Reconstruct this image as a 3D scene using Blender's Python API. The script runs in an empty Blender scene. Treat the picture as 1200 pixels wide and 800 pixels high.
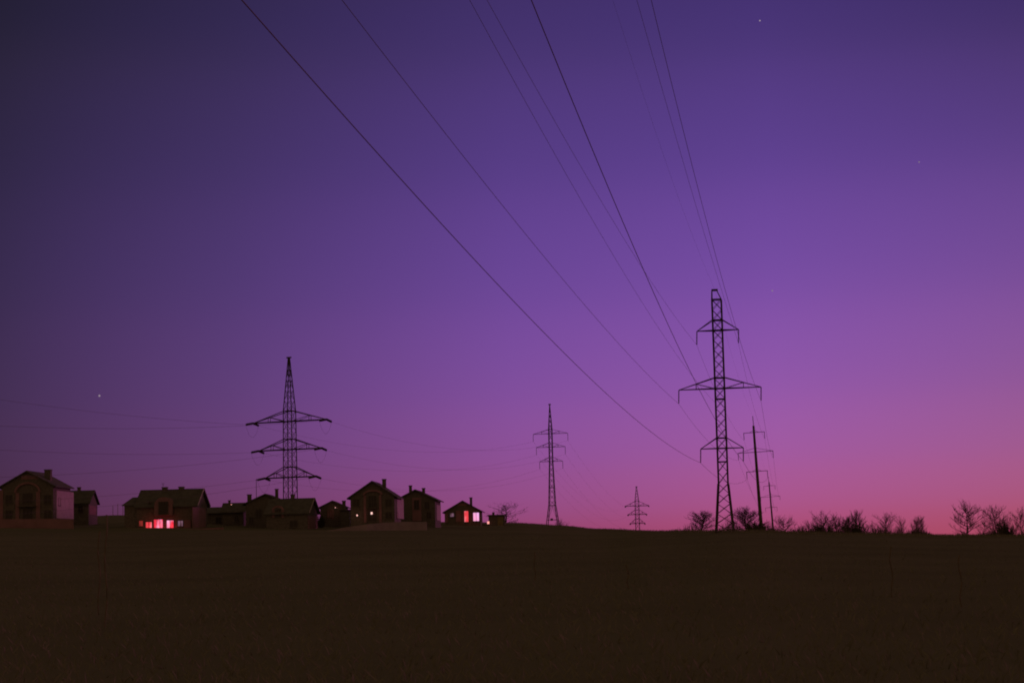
import bpy, bmesh, math, random
from mathutils import Vector, Matrix, Euler

scene = bpy.context.scene
C = scene.collection

# ------------------------------------------------------------------ camera
F = 2200.0                       # focal length in 1200 px units
PITCH = math.atan(245 / F)
ROLL = math.radians(1.4)
CZ = 1.65
fwd = Vector((0, math.cos(PITCH), math.sin(PITCH)))
u0 = Vector((0, -math.sin(PITCH), math.cos(PITCH)))
r0 = Vector((1, 0, 0))
rt = r0 * math.cos(ROLL) - u0 * math.sin(ROLL)
up = u0 * math.cos(ROLL) + r0 * math.sin(ROLL)
cam_data = bpy.data.cameras.new('camera')
cam_data.sensor_fit = 'HORIZONTAL'
cam_data.sensor_width = 36
cam_data.lens = 36 * F / 1200
cam_data.clip_end = 30000
cam = bpy.data.objects.new('camera', cam_data)
C.objects.link(cam)
cam.matrix_world = Matrix((
    (rt.x, up.x, -fwd.x, 0), (rt.y, up.y, -fwd.y, 0), (rt.z, up.z, -fwd.z, CZ), (0, 0, 0, 1)))
scene.camera = cam

# ------------------------------------------------------------------ sky and light
SKY = [
    (-0.29, [(0, 0.0549, 0.0139, 0.0245), (0.02, 0.0577, 0.0203, 0.043), (0.045, 0.0555, 0.0245, 0.0598), (0.08, 0.0485, 0.0254, 0.0692), (0.13, 0.0378, 0.0229, 0.0664), (0.19, 0.0274, 0.0191, 0.0531), (0.25, 0.0213, 0.0163, 0.0378), (0.3, 0.0185, 0.015, 0.027)]),
    (-0.15, [(0, 0.1437, 0.0283, 0.0644), (0.02, 0.1489, 0.0408, 0.1128), (0.045, 0.1407, 0.0485, 0.157), (0.08, 0.1197, 0.049, 0.1819), (0.13, 0.09, 0.0428, 0.1745), (0.19, 0.0624, 0.0341, 0.1396), (0.25, 0.043, 0.0267, 0.0978), (0.3, 0.0313, 0.0215, 0.0662)]),
    (0, [(0, 0.2872, 0.0479, 0.1177), (0.02, 0.293, 0.0681, 0.2062), (0.045, 0.2713, 0.0794, 0.2868), (0.08, 0.2246, 0.0782, 0.3324), (0.13, 0.1623, 0.0657, 0.3189), (0.19, 0.1075, 0.0502, 0.2551), (0.25, 0.0706, 0.0375, 0.1788), (0.3, 0.0495, 0.0291, 0.121)]),
    (0.14, [(0, 0.3994, 0.0628, 0.1379), (0.02, 0.4015, 0.0879, 0.2417), (0.045, 0.3651, 0.1007, 0.3363), (0.08, 0.2946, 0.0969, 0.3898), (0.13, 0.2053, 0.0787, 0.374), (0.19, 0.1301, 0.0576, 0.2992), (0.25, 0.0817, 0.0412, 0.2097), (0.3, 0.0552, 0.0309, 0.142)]),
    (0.29, [(0, 0.4052, 0.0661, 0.1061), (0.02, 0.401, 0.0912, 0.186), (0.045, 0.3576, 0.1026, 0.2588), (0.08, 0.2807, 0.0961, 0.3), (0.13, 0.198, 0.0775, 0.308), (0.19, 0.121, 0.055, 0.252), (0.25, 0.0682, 0.036, 0.1615), (0.3, 0.0443, 0.026, 0.1093)]),
]

world = bpy.data.worlds.new('World')
scene.world = world
world.use_nodes = True
nt = world.node_tree
nt.nodes.clear()
N = nt.nodes.new
L = nt.links.new


def math_node(op, a, b=None):
    n = N('ShaderNodeMath'); n.operation = op
    for i, v in enumerate((a, b)):
        if v is None: continue
        if isinstance(v, (int, float)): n.inputs[i].default_value = v
        else: L(v, n.inputs[i])
    return n.outputs[0]


tc = N('ShaderNodeTexCoord')
sep = N('ShaderNodeSeparateXYZ'); L(tc.outputs['Generated'], sep.inputs[0])
azim = math_node('ARCTAN2', sep.outputs[0], sep.outputs[1])
elev = sep.outputs[2]


def ramp(stops, fac):
    n = N('ShaderNodeValToRGB'); cr = n.color_ramp
    cr.interpolation = 'CARDINAL' if len(stops) > 5 else 'LINEAR'
    while len(cr.elements) < len(stops): cr.elements.new(0.5)
    for e, (p, r, g, b) in zip(cr.elements, stops):
        e.position = p; e.color = (r, g, b, 1)
    L(fac, n.inputs[0])
    return n.outputs[0]


def mix(fac, a, b):
    n = N('ShaderNodeMix'); n.data_type = 'RGBA'
    L(fac, n.inputs[0]); L(a, n.inputs[6]); L(b, n.inputs[7])
    return n.outputs[2]


def step(v, a, b):
    n = N('ShaderNodeMapRange'); n.interpolation_type = 'LINEAR'
    n.inputs[1].default_value = a; n.inputs[2].default_value = b
    L(v, n.inputs[0])
    return n.outputs[0]


ZEN = [(0.42, .055, .036, .040), (0.7, .095, .064, .036), (1.0, .095, .064, .034)]  # sky above the frame, warmed and raised to brighten the dark ground
cols = []
for u, st in SKY:
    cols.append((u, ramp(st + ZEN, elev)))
# unseen sky behind the camera: invented warm glow, added to light ground and fronts
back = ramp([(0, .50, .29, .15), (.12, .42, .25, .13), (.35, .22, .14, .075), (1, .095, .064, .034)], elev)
col = cols[0][1]
for (ua, ca), (ub, cb) in zip(cols, cols[1:]):
    col = mix(step(azim, ua, ub), col, cb)
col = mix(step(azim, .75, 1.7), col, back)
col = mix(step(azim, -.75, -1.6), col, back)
# the physical twilight sky, sun below the horizon, adds its small share
nish = N('ShaderNodeTexSky'); nish.sky_type = 'NISHITA'; nish.sun_disc = False
nish.sun_elevation = math.radians(-6); nish.sun_rotation = math.radians(35)
add = N('ShaderNodeMix'); add.data_type = 'RGBA'; add.blend_type = 'ADD'; add.inputs[0].default_value = 0.01
L(col, add.inputs[6]); L(nish.outputs[0], add.inputs[7])
bg = N('ShaderNodeBackground'); bg.inputs[1].default_value = 1.0
L(add.outputs[2], bg.inputs[0])
wo = N('ShaderNodeOutputWorld'); L(bg.outputs[0], wo.inputs[0])

# afterglow of the set sun, low on the right: very weak and very soft
sd = bpy.data.lights.new('afterglow', 'SUN')
sd.energy = 0.95; sd.angle = math.radians(14); sd.color = (1.0, .20, .58)
sun = bpy.data.objects.new('afterglow', sd); C.objects.link(sun)
GLOW_AZ = math.radians(58); GLOW_EL = math.radians(3)
to_sun = Vector((math.sin(GLOW_AZ) * math.cos(GLOW_EL), math.cos(GLOW_AZ) * math.cos(GLOW_EL), math.sin(GLOW_EL)))
sun.rotation_euler = to_sun.to_track_quat('Z', 'Y').to_euler()

scene.cycles.filter_width = 1.9
vs = scene.view_settings
vs.view_transform = 'Standard'; vs.look = 'None'; vs.exposure = 0; vs.gamma = 1; vs.use_curve_mapping = False
scene.render.dither_intensity = 1.0


# ------------------------------------------------------------------ helpers
def W(px, py, Y):
    """world point seen at a pixel of the 1200x800 photograph, at distance Y"""
    d = fwd * F + rt * (px - 600) + up * (400 - py)
    d = d / d.y * Y
    return Vector((d.x, d.y, d.z + CZ))


def interp(x, tab):
    if x <= tab[0][0]: return tab[0][1:]
    for a, b in zip(tab, tab[1:]):
        if x <= b[0]:
            t = (x - a[0]) / (b[0] - a[0]); t = t * t * (3 - 2 * t)
            return tuple(p + (q - p) * t for p, q in zip(a[1:], b[1:]))
    return tab[-1][1:]


# crest of the rise by pixel column: row, distance, steepness
CREST = [(-700, 600, 420, 1.9), (0, 602, 420, 1.9), (130, 604, 420, 1.9), (420, 610, 420, 1.7), (600, 612.5, 430, 1.6),
         (652, 616, 430, 1.5), (700, 620, 400, 1.45), (760, 622, 330, 1.4), (850, 622.5, 285, 1.4),
         (1000, 626, 300, 1.4), (1110, 628, 305, 1.4), (1200, 628.5, 310, 1.4), (1900, 628, 320, 1.4)]


def wob(x, y, s, k):
    return math.sin(x / s + k) * math.sin(y / s * 1.3 + k * 2.1) + .5 * math.sin(x / s * 2.3 + y / s * 1.7 + k)


def ground_z(x, y):
    if y < 5: return 0.0
    px = 600 + x / y * F
    row, yc, pw = interp(px, CREST)
    zc = W(px, row, yc).z
    t = y / yc
    if t < 1:
        z = zc * t ** pw + 0.05 * wob(x, y, 17, 1) * min(1, t * 4) * min(1, (1 - t) * 6)
    else:
        z = zc - min((y - yc) * .028 * min(1, (t - 1) * 8), 14)
    return z + (.1 * wob(x, y, 4.3, 3) if .8 < t < 1.15 else 0)


# ---- materials
def mat(name, color, rough=.9, var=.25, scale=1.0, metal=0.0, bump=0.0, spec=.2):
    m = bpy.data.materials.new(name); m.use_nodes = True
    t = m.node_tree; b = t.nodes['Principled BSDF']
    b.inputs['Roughness'].default_value = rough; b.inputs['Metallic'].default_value = metal
    if 'Specular IOR Level' in b.inputs: b.inputs['Specular IOR Level'].default_value = spec
    tcn = t.nodes.new('ShaderNodeTexCoord')
    no = t.nodes.new('ShaderNodeTexNoise'); no.inputs['Scale'].default_value = scale
    no.inputs['Detail'].default_value = 6
    t.links.new(tcn.outputs['Object'], no.inputs['Vector'])
    r = t.nodes.new('ShaderNodeValToRGB')
    r.color_ramp.elements[0].position = .3; r.color_ramp.elements[1].position = .7
    r.color_ramp.elements[0].color = tuple(c * (1 - var) for c in color) + (1,)
    r.color_ramp.elements[1].color = tuple(min(1, c * (1 + var)) for c in color) + (1,)
    t.links.new(no.outputs['Fac'], r.inputs[0]); t.links.new(r.outputs[0], b.inputs['Base Color'])
    if bump:
        bn = t.nodes.new('ShaderNodeBump'); bn.inputs['Strength'].default_value = bump
        t.links.new(no.outputs['Fac'], bn.inputs['Height']); t.links.new(bn.outputs[0], b.inputs['Normal'])
    return m


def glow_mat(name, core, edge, strength, scale=1.6, seed=0.0):
    """a lit window: bright core, its glow halo put into the uneven edge colour"""
    m = bpy.data.materials.new(name); m.use_nodes = True
    t = m.node_tree; b = t.nodes['Principled BSDF']
    b.inputs['Base Color'].default_value = (.1, .05, .05, 1); b.inputs['Roughness'].default_value = .3
    tcn = t.nodes.new('ShaderNodeTexCoord')
    mp = t.nodes.new('ShaderNodeMapping'); mp.inputs['Location'].default_value = (seed, 0, seed)
    mp.inputs['Scale'].default_value = (1, 1, .35)
    no = t.nodes.new('ShaderNodeTexNoise'); no.inputs['Scale'].default_value = scale
    r = t.nodes.new('ShaderNodeValToRGB')
    r.color_ramp.elements[0].position = .44; r.color_ramp.elements[1].position = .64
    r.color_ramp.elements[0].color = edge + (1,); r.color_ramp.elements[1].color = core + (1,)
    t.links.new(tcn.outputs['Object'], mp.inputs[0]); t.links.new(mp.outputs[0], no.inputs['Vector'])
    t.links.new(no.outputs['Fac'], r.inputs[0]); t.links.new(r.outputs[0], b.inputs['Emission Color'])
    b.inputs['Emission Strength'].default_value = strength
    return m


M = dict(
    ground=mat('dry_grass_soil', (.108, .098, .075), 1, .12, .05, bump=.15, spec=0),
    grass=mat('dry_grass', (.122, .108, .082), 1, .15, .4, spec=0),
    steel=mat('weathered_steel', (.045, .035, .026), .8, .2, 2),
    cable=mat('cable_aluminium', (.09, .06, .08), .8, .1, 1),
    insulator=mat('insulator_glass', (.04, .03, .03), .5, .1, 3),
    concrete=mat('pole_concrete', (.075, .06, .045), .9, .25, 1.5),
    bark=mat('bark', (.05, .04, .028), 1, .3, 2),
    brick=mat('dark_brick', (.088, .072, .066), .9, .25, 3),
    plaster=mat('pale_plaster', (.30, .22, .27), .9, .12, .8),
    render=mat('reddish_render', (.17, .085, .10), .9, .15, .8),
    roof=mat('dark_roof_sheet', (.062, .055, .052), .85, .25, 1.2),
    wood=mat('weathered_wood', (.16, .12, .07), .9, .25, 2),
    stake=mat('grey_stake_wood', (.11, .08, .06), .9, .2, 2),
    frame=mat('window_frame', (.07, .055, .05), .7, .1, 2),
    glass=mat('dark_glass', (.03, .02, .02), .35, .05, 1),
    wallstone=mat('concrete_wall', (.20, .14, .17), .9, .2, .5),
)


class MB:
    """collects shapes and links them as one mesh object"""
    def __init__(s): s.v = []; s.f = []

    def box(s, lo, hi):
        n = len(s.v); (a, b, c), (d, e, f) = lo, hi
        s.v += [(a, b, c), (d, b, c), (d, e, c), (a, e, c), (a, b, f), (d, b, f), (d, e, f), (a, e, f)]
        s.f += [tuple(n + i for i in q) for q in ((3, 2, 1, 0), (4, 5, 6, 7), (0, 1, 5, 4), (1, 2, 6, 5), (2, 3, 7, 6), (3, 0, 4, 7))]

    def beam(s, p, q, r, n=4, r2=None):
        p = Vector(p); q = Vector(q); d = q - p
        if d.length < 1e-6: return
        d.normalize(); a = d.orthogonal().normalized(); b = d.cross(a); k = len(s.v)
        r2 = r if r2 is None else r2
        for c, rr in ((p, r), (q, r2)):
            for i in range(n):
                t = 2 * math.pi * (i + .5) / n
                s.v.append(tuple(c + (a * math.cos(t) + b * math.sin(t)) * rr))
        for i in range(n):
            j = (i + 1) % n; s.f.append((k + i, k + j, k + n + j, k + n + i))
        s.f.append(tuple(k + i for i in reversed(range(n)))); s.f.append(tuple(k + n + i for i in range(n)))

    def tube(s, pts, r, n=5):
        pts = [Vector(p) for p in pts]; k = len(s.v)
        for i, p in enumerate(pts):
            d = (pts[min(i + 1, len(pts) - 1)] - pts[max(i - 1, 0)]).normalized()
            a = d.cross(Vector((0, 0, 1)))
            a = a.normalized() if a.length > .05 else Vector((1, 0, 0)); b = d.cross(a)
            for j in range(n):
                t = 2 * math.pi * j / n; s.v.append(tuple(p + (a * math.cos(t) + b * math.sin(t)) * r))
        for i in range(len(pts) - 1):
            for j in range(n):
                q = (j + 1) % n; s.f.append((k + i * n + j, k + i * n + q, k + (i + 1) * n + q, k + (i + 1) * n + j))

    def prism(s, prof, y0, y1):
        """profile in x,z extruded along y"""
        n = len(s.v); m = len(prof)
        s.v += [(x, y0, z) for x, z in prof] + [(x, y1, z) for x, z in prof]
        s.f.append(tuple(n + i for i in range(m))); s.f.append(tuple(n + m + i for i in reversed(range(m))))
        for i in range(m):
            j = (i + 1) % m; s.f.append((n + i, n + m + i, n + m + j, n + j))

    def build(s, name, m, parent=None, smooth=False):
        me = bpy.data.meshes.new(name); me.from_pydata(s.v, [], s.f); me.update()
        bm = bmesh.new(); bm.from_mesh(me); bmesh.ops.recalc_face_normals(bm, faces=bm.faces); bm.to_mesh(me); bm.free()
        me.materials.append(m)
        if smooth:
            for p in me.polygons: p.use_smooth = True
        o = bpy.data.objects.new(name, me); C.objects.link(o)
        if parent: o.parent = parent
        return o


def tag(o, label=None, cat=None, group=None, kind=None):
    if label: o['label'] = label
    if cat: o['category'] = cat
    if group: o['group'] = group
    if kind: o['kind'] = kind
    return o


def empty(name, loc, rz=0, tilt=0):
    o = bpy.data.objects.new(name, None); C.objects.link(o)
    o.location = loc; o.rotation_euler = (0, tilt, rz); o.empty_display_size = .5
    return o


def copy_tree(o, parent=None):
    c = o.copy(); C.objects.link(c); c.parent = parent
    for ch in [x for x in bpy.data.objects if x.parent == o]: copy_tree(ch, c)
    return c

# ------------------------------------------------------------------ ground
def build_ground():
    az = [math.pi * (-1 + 2 * i / 72) for i in range(73) if abs(math.pi * (-1 + 2 * i / 72)) > .36]
    az += [-.35 + .7 * i / 280 for i in range(281)]
    az.sort()
    az = az[:-1] if abs(az[-1] - math.pi) < 1e-6 else az
    rs = [1.5]
    while rs[-1] < 25000:
        r = rs[-1]
        rs.append(r + (4 if 200 < r < 520 else max(.5, r * .045) if r < 200 else r * .09))
    v = [(0, 0, 0)]
    for r in rs:
        for a in az:
            x, y = r * math.sin(a), r * math.cos(a); v.append((x, y, ground_z(x, y)))
    n = len(az); f = [(0, 1 + (j + 1) % n, 1 + j) for j in range(n)]
    for i in range(len(rs) - 1):
        for j in range(n):
            q = (j + 1) % n; a = 1 + i * n; b = a + n
            f.append((a + j, a + q, b + q, b + j))
    me = bpy.data.meshes.new('ground'); me.from_pydata(v, [], f); me.update()
    bm = bmesh.new(); bm.from_mesh(me); bmesh.ops.recalc_face_normals(bm, faces=bm.faces); bm.to_mesh(me); bm.free()
    me.materials.append(M['ground'])
    for p in me.polygons: p.use_smooth = True
    if me.polygons[0].normal.z < 0: me.flip_normals()
    o = bpy.data.objects.new('ground', me); C.objects.link(o); tag(o, kind='structure')


build_ground()


def gpoint(px, Y):
    p = W(px, 640, Y)
    return Vector((p.x, p.y, ground_z(p.x, p.y)))


# ------------------------------------------------------------------ pylons
def lattice(mb, zs, hw, rl, rb, plan=(), struts=True):
    """square lattice: four legs, an X on every face of every panel"""
    for a, b in zip(zs, zs[1:]):
        wa, wb = hw(a), hw(b)
        ca = [(-wa, -wa), (wa, -wa), (wa, wa), (-wa, wa)]; cb = [(-wb, -wb), (wb, -wb), (wb, wb), (-wb, wb)]
        for i in range(4):
            j = (i + 1) % 4
            mb.beam((*ca[i], a), (*cb[i], b), rl)
            if struts:
                mb.beam((*ca[i], a), (*cb[j], b), rb, 3); mb.beam((*ca[j], a), (*cb[i], b), rb, 3)
    for z in plan:
        w = hw(z)
        c = [(-w, -w, z), (w, -w, z), (w, w, z), (-w, w, z)]
        for i in range(4): mb.beam(c[i], c[(i + 1) % 4], rb * 2)


def frange(a, b, n): return [a + (b - a) * i / n for i in range(n + 1)]


def crossarm(mb, hw, zb, zt, half, side, rl, rb, verts=()):
    tip = Vector((side * half, 0, zb))
    for sy in (-1, 1):
        p = Vector((side * hw(zb), sy * hw(zb), zb)); q = Vector((side * hw(zt), sy * hw(zt), zt))
        mb.beam(p, tip, rl); mb.beam(q, tip, rl * .8)
        for k, t in enumerate(verts):
            a = p.lerp(tip, t); b = q.lerp(tip, t)
            mb.beam(a, b, rb); mb.beam(b, p if k == 0 else p.lerp(tip, verts[k - 1]), rb, 3)
    mb.beam(Vector((side * hw(zb), -hw(zb), zb)).lerp(tip, .4), Vector((side * hw(zb), hw(zb), zb)).lerp(tip, .4), rb, 3)


def string_mb(p, q, r=.1, n=9):
    mb = MB(); p = Vector(p); q = Vector(q)
    mb.beam(p, q, r * .3, 4)
    for i in range(n):
        c = p.lerp(q, (i + .7) / (n + .4)); d = (q - p).normalized() * (p - q).length * .035
        mb.beam(c - d, c + d, r, 8, r * .7)
    return mb


def world_of(root, v):
    return Matrix.Translation(root.location) @ root.rotation_euler.to_matrix().to_4x4() @ Matrix.Diagonal((*root.scale, 1)) @ Vector(v)


# --- the tall pylon on the right
PA = W(849.5, 618, 265)
PA.z = ground_z(PA.x, PA.y) - .1
TH = .16
big = empty('lattice_pylon', PA, -TH)
tag(big, 'tallest lattice pylon, at the right, its longest of three crossarms in the middle', 'pylon', 'lattice pylons on the rise')
zA = W(848, 525, 265).z - PA.z      # lower arm
zB = W(846, 455, 265).z - PA.z
zC = W(844, 387, 265).z - PA.z
zT = W(842, 351, 265).z - PA.z
zP = W(840, 340, 265).z - PA.z


def hwA(z):
    return .66 if z > zA - 5 else .66 + (zA - 5 - z) / (zA - 5) * .56


mb = MB()
zs = frange(0, zA - 5, 5) + frange(zA - 5, zA, 3)[1:] + frange(zA, zB, 6)[1:] + frange(zB, zC, 6)[1:] + frange(zC, zT, 3)[1:]
lattice(mb, zs, hwA, .1, .04, (zA, zA + 1.45, zB, zB + 1.5, zC, zC + 1.45, zT, zA - 1.9, zB - 1.5))
for sx in (-1, 1):          # heavier splice sleeves on the legs
    for sy in (-1, 1):
        w0, w1 = hwA(0), hwA(zA - 5)
        mb.beam((sx * w0 * 1.02, sy * w0 * 1.02, 0), (sx * w1 * 1.04, sy * w1 * 1.04, zA - 5), .14)
mb.build('mast', M['steel'], big)
pk = MB()
for sy in (-1, 1):
    pk.beam((-.66, sy * .66, zT), (-.62, sy * .12, zP), .08); pk.beam((.66, sy * .66, zT), (.1, sy * .12, zP - .1), .07)
pk.box((-.68, -.16, zP - .12), (.22, .16, zP + .16))
pk.build('peak', M['steel'], big)
attA = {}
for z, half, nm, vt in ((zA, 3.0, 'L', ()), (zB, 5.8, 'M', (.52,)), (zC, 2.95, 'U', ())):
    mb = MB()
    for s in (-1, 1): crossarm(mb, hwA, z, z + (1.5 if nm != 'M' else 1.55), half, s, .07, .04, vt)
    mb.beam((-half, 0, z), (half, 0, z), .05)
    mb.build('crossarm', M['steel'], big)
    for s in (-1, 1):
        p = Vector((s * half, 0, z)); q = p + Vector((-.08, 0, -1.95))
        string_mb(p, q, .11).build('insulator_string', M['insulator'], big)
        attA[nm + ('L' if s < 0 else 'R')] = world_of(big, q)
attA['G'] = world_of(big, (-.2, 0, zP + .1))
attA['X'] = world_of(big, (-.72, -.66, zB - 2.0))


# --- concrete poles further along the same line
def concrete_pole(px, row, Y, tilt, label):
    g = gpoint(px, Y)
    r = empty('concrete_pole', g, -.19, tilt)
    tag(r, label, 'utility pole', 'concrete poles carrying the line away')
    h = 25.5
    m = MB(); m.beam((0, 0, -1), (0, 0, h - 1.8), .42, 12, .24); m.build('shaft', M['concrete'], r, False)
    m = MB(); m.beam((0, 0, h - 1.9), (0, 0, h + .4), .07, 6); m.build('lightning_rod', M['steel'], r)
    for z, half, ti in ((h - 3.3, 2.35, 0), (h - 7.7, 3.95, .9), (h - 12.0, 2.35, 0)):
        m = MB()
        m.box((-half, -.09, z - .06), (half, .09, z + .06))
        if ti:
            for s in (-1, 1): m.beam((s * .15, 0, z + ti), (s * half * .95, 0, z + .05), .04)
        else:
            for s in (-1, 1): m.beam((s * .15, 0, z + .5), (s * half * .4, 0, z + .05), .035)
        m.build('crossarm', M['steel'], r)
        for s in (-1, 1):
            string_mb((s * half * .98, 0, z), (s * half * .98, 0, z - 1.55), .1).build('insulator_string', M['insulator'], r)
    return r


def pole_att(r):
    h = 25.5; d = {}
    for nm, z, half in (('U', h - 3.3, 2.35), ('M', h - 7.7, 3.95), ('L', h - 12, 2.35)):
        for s, k in ((-1, 'L'), (1, 'R')): d[nm + k] = world_of(r, (s * half * .98, 0, z - 1.6))
    d['G'] = world_of(r, (0, 0, h + .4))
    return d


pole1 = concrete_pole(893.2, 620, 420, math.radians(-2.2), 'nearer of two slim concrete poles right of the tallest pylon, leaning left')
pole1.location.z = W(884, 487, 420).z - 25.9
pole2 = copy_tree(pole1)
pole2.location = gpoint(907.5, 760); pole2.rotation_euler = (0, math.radians(-2.8), -.19)
pole2.location.z = W(901.5, 557, 760).z - 26.3
tag(pole2, 'farther of the two slim concrete poles, small and leaning left')
a1, a2 = pole_att(pole1), pole_att(pole2)


# --- wires
def cable_pts(p, q, b, n=24):
    p = Vector(p); q = Vector(q); Lh = math.hypot(q.x - p.x, q.y - p.y); out = []
    for i in range(n + 1):
        t = i / n; v = p.lerp(q, t); v.z += b * (t * Lh) * (t * Lh - Lh); out.append(v)
    return out


def cable_out(p, th, a, b, s1, n=60):
    return [Vector((p.x - math.sin(th) * s, p.y - math.cos(th) * s, p.z + a * s + b * s * s)) for s in [s1 * i / n for i in range(n + 1)]]


slope = dict(LL=(-.014, .0002), ML=(-.004, .00015), UL=(-.02, .0002), LR=(.01, .00028), MR=(.014, .00035), UR=(.048, .00015), G=(.002, .00035), X=(-.012, .00022))
rad = dict(LL=.021, ML=.017, UL=.014, LR=.024, MR=.017, UR=.014, G=.006, X=.012)
lab = dict(LL='cable reaching the left tip of the lowest arm, tallest pylon',
           ML='cable reaching the left tip of the long middle arm, tallest pylon',
           UL='cable reaching the left tip of the top arm of the tallest pylon',
           LR='dark cable crossing the tallest pylon to the right tip of its lowest arm',
           MR='rightmost overhead cable, to the right tip of the tallest pylon middle arm',
           UR='cable reaching the right tip of the top arm of the tallest pylon',
           G='very faint thin wire running to the very top of the tallest pylon',
           X='thin cable fixed to the mast of the tallest pylon just under its middle arm')
for k in slope:
    pts = cable_out(attA[k], .165, slope[k][0], slope[k][1], 300)[::-1]
    mb = MB()
    if k in a1: pts += cable_pts(attA[k], a1[k], .0003)[1:] + cable_pts(a1[k], a2[k], .00009)[1:]
    mb.tube(pts, rad[k], 6)
    o = mb.build('power_cable', M['cable'])
    tag(o, lab[k], 'power cable', 'overhead cables of the right hand line')

# --- tension pylon behind the houses
PB = gpoint(341, 350)
RB = -.37


def tension_pylon(loc, rz, label, zl, half, zt, hwt, hwb, jump=True, s=1.0, dirs=None):
    r = empty('lattice_pylon', loc, rz); tag(r, label, 'pylon', 'lattice pylons on the rise')
    z1, z2, z3 = zl         # low, mid, high arms
    top = z3 + 1.95 * s
    hw = lambda z: (hwb + (hwt - hwb) * z / top) if z <= top else hwt * max(.12, 1 - (z - top) / (zt - top) * .88)
    mb = MB()
    n0 = max(4, int(z1 / (2.1 * s)))
    zs_ = frange(0, z1, n0) + frange(z1, z2, 3)[1:] + frange(z2, z3, 3)[1:] + [top] + frange(top, zt, 5)[1:]
    lattice(mb, zs_, hw, .1 * s, .038 * s, (z1, z2, z3, top, z1 + 1.9 * s, z2 + 1.9 * s))
    mb.box((-.5 * s, -.1, zt - .1), (.5 * s, .1, zt + .15))
    mb.build('mast', M['steel'], r)
    inv = Matrix.Rotation(-rz, 4, 'Z')
    att = {}
    for nm, z, h in zip('LMU', (z1, z2, z3), half):
        mb = MB()
        for sd in (-1, 1): crossarm(mb, hw, z, z + 1.9 * s, h, sd, .1 * s, .06 * s, (.5,))
        mb.beam((-h, 0, z), (h, 0, z), .13 * s)
        mb.build('crossarm', M['steel'], r)
        for sd, k in ((-1, 'L'), (1, 'R')):
            ends = []
            for d in dirs:
                dl = inv @ Vector(d); dl = dl.normalized()
                p = Vector((sd * h, 0, z)); q = p + dl * 2.1 * s + Vector((0, 0, -.35 * s))
                string_mb(p, q, .23 * s, 7).build('insulator_string', M['insulator'], r)
                ends.append(q)
            att[nm + k] = [world_of(r, e) for e in ends]
            if jump:
                a, b = ends; pts = []
                for i in range(13):
                    t = i / 12; v = a.lerp(b, t); v.z -= 4 * 2.3 * s * t * (1 - t); pts.append(v)
                m = MB(); m.tube(pts, .018, 4); m.build('jumper_wire', M['cable'], r)
    return r, att


gz = lambda row, px, Y, base: W(px, row, Y).z - base
TB = .6
P6 = gpoint(648.5, 480); P6.z -= .2
P7 = gpoint(748, 1000)
zl = [gz(559, 341, 350, PB.z), gz(526.5, 340, 350, PB.z), gz(493.5, 340, 350, PB.z)]
d_back = (-math.sin(TB), -math.cos(TB), 0); d_fwd = (P6 - PB); d_fwd.z = 0
pylB, attB = tension_pylon(PB, RB, 'wide lattice pylon rising behind the houses on the left', zl, (5.35, 6.6, 7.7),
                           gz(419, 338.5, 350, PB.z), .85, .98, True, 1.0, (d_back, tuple(d_fwd)))

# --- suspension pylon on the ridge in the middle
R6 = -.2
mid = empty('lattice_pylon', P6, R6)
tag(mid, 'slender lattice pylon with splayed feet standing on the crest in the middle', 'pylon', 'lattice pylons on the rise')
z6 = {n: gz(r_, 644, 480, P6.z) for n, r_ in (('L', 540.5), ('M', 523.7), ('U', 508))}
zT6 = gz(474, 643, 480, P6.z); zf = gz(592, 646, 480, P6.z)


def hw6(z):
    tp = z6['U'] + 1.2
    if z > tp: return .42 * max(.06, 1 - (z - tp) / (zT6 - tp) * .94)
    return .42 + max(0, z6['L'] - z) / (z6['L'] - zf) * .38


mb = MB()
lattice(mb, frange(zf, z6['L'], 8) + frange(z6['L'], z6['M'], 2)[1:] + frange(z6['M'], z6['U'], 2)[1:] + [z6['U'] + 1.2] + frange(z6['U'] + 1.2, zT6, 5)[1:],
        hw6, .085, .035, (zf, z6['L'], z6['M'], z6['U'], z6['U'] + 1.2, zf + 4.5))
mb.box((-.3, -.15, zT6 - .1), (.3, .15, zT6 + .2))
mb.build('mast', M['steel'], mid)
for sx in (-1, 1):
    for sy in (-1, 1):
        m = MB(); m.beam((sx * 1.85, sy * 1.6, -.6), (sx * hw6(zf), sy * hw6(zf), zf), .11)
        m.beam((sx * 1.33, sy * 1.2, zf * .5), (0, sy * .9, zf), .04, 3)
        m.build('leg', M['steel'], mid)
m = MB()
for z_, w_, d_ in ((zf * .5, 1.28, 1.15),):
    c = [(-w_, -d_, z_), (w_, -d_, z_), (w_, d_, z_), (-w_, d_, z_)]
    for i in range(4): m.beam(c[i], c[(i + 1) % 4], .05)
m.box((-.35, -1.25, zf * .5 - .2), (.3, -1.12, zf * .5 + .35))
m.build('leg_brace', M['steel'], mid)
att6 = {}
for n, h in (('L', 3.0), ('M', 3.75), ('U', 4.5)):
    m = MB(); z = z6[n]
    for s in (-1, 1): crossarm(m, hw6, z, z + 1.1, h, s, .055, .03, (.45,))
    m.beam((-h, 0, z), (h, 0, z), .04)
    m.build('crossarm', M['steel'], mid)
    for s, k in ((-1, 'L'), (1, 'R')):
        string_mb((s * h, 0, z), (s * h, 0, z - 1.9), .085).build('insulator_string', M['insulator'], mid)
        att6[n + k] = world_of(mid, (s * h, 0, z - 1.9))

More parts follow.
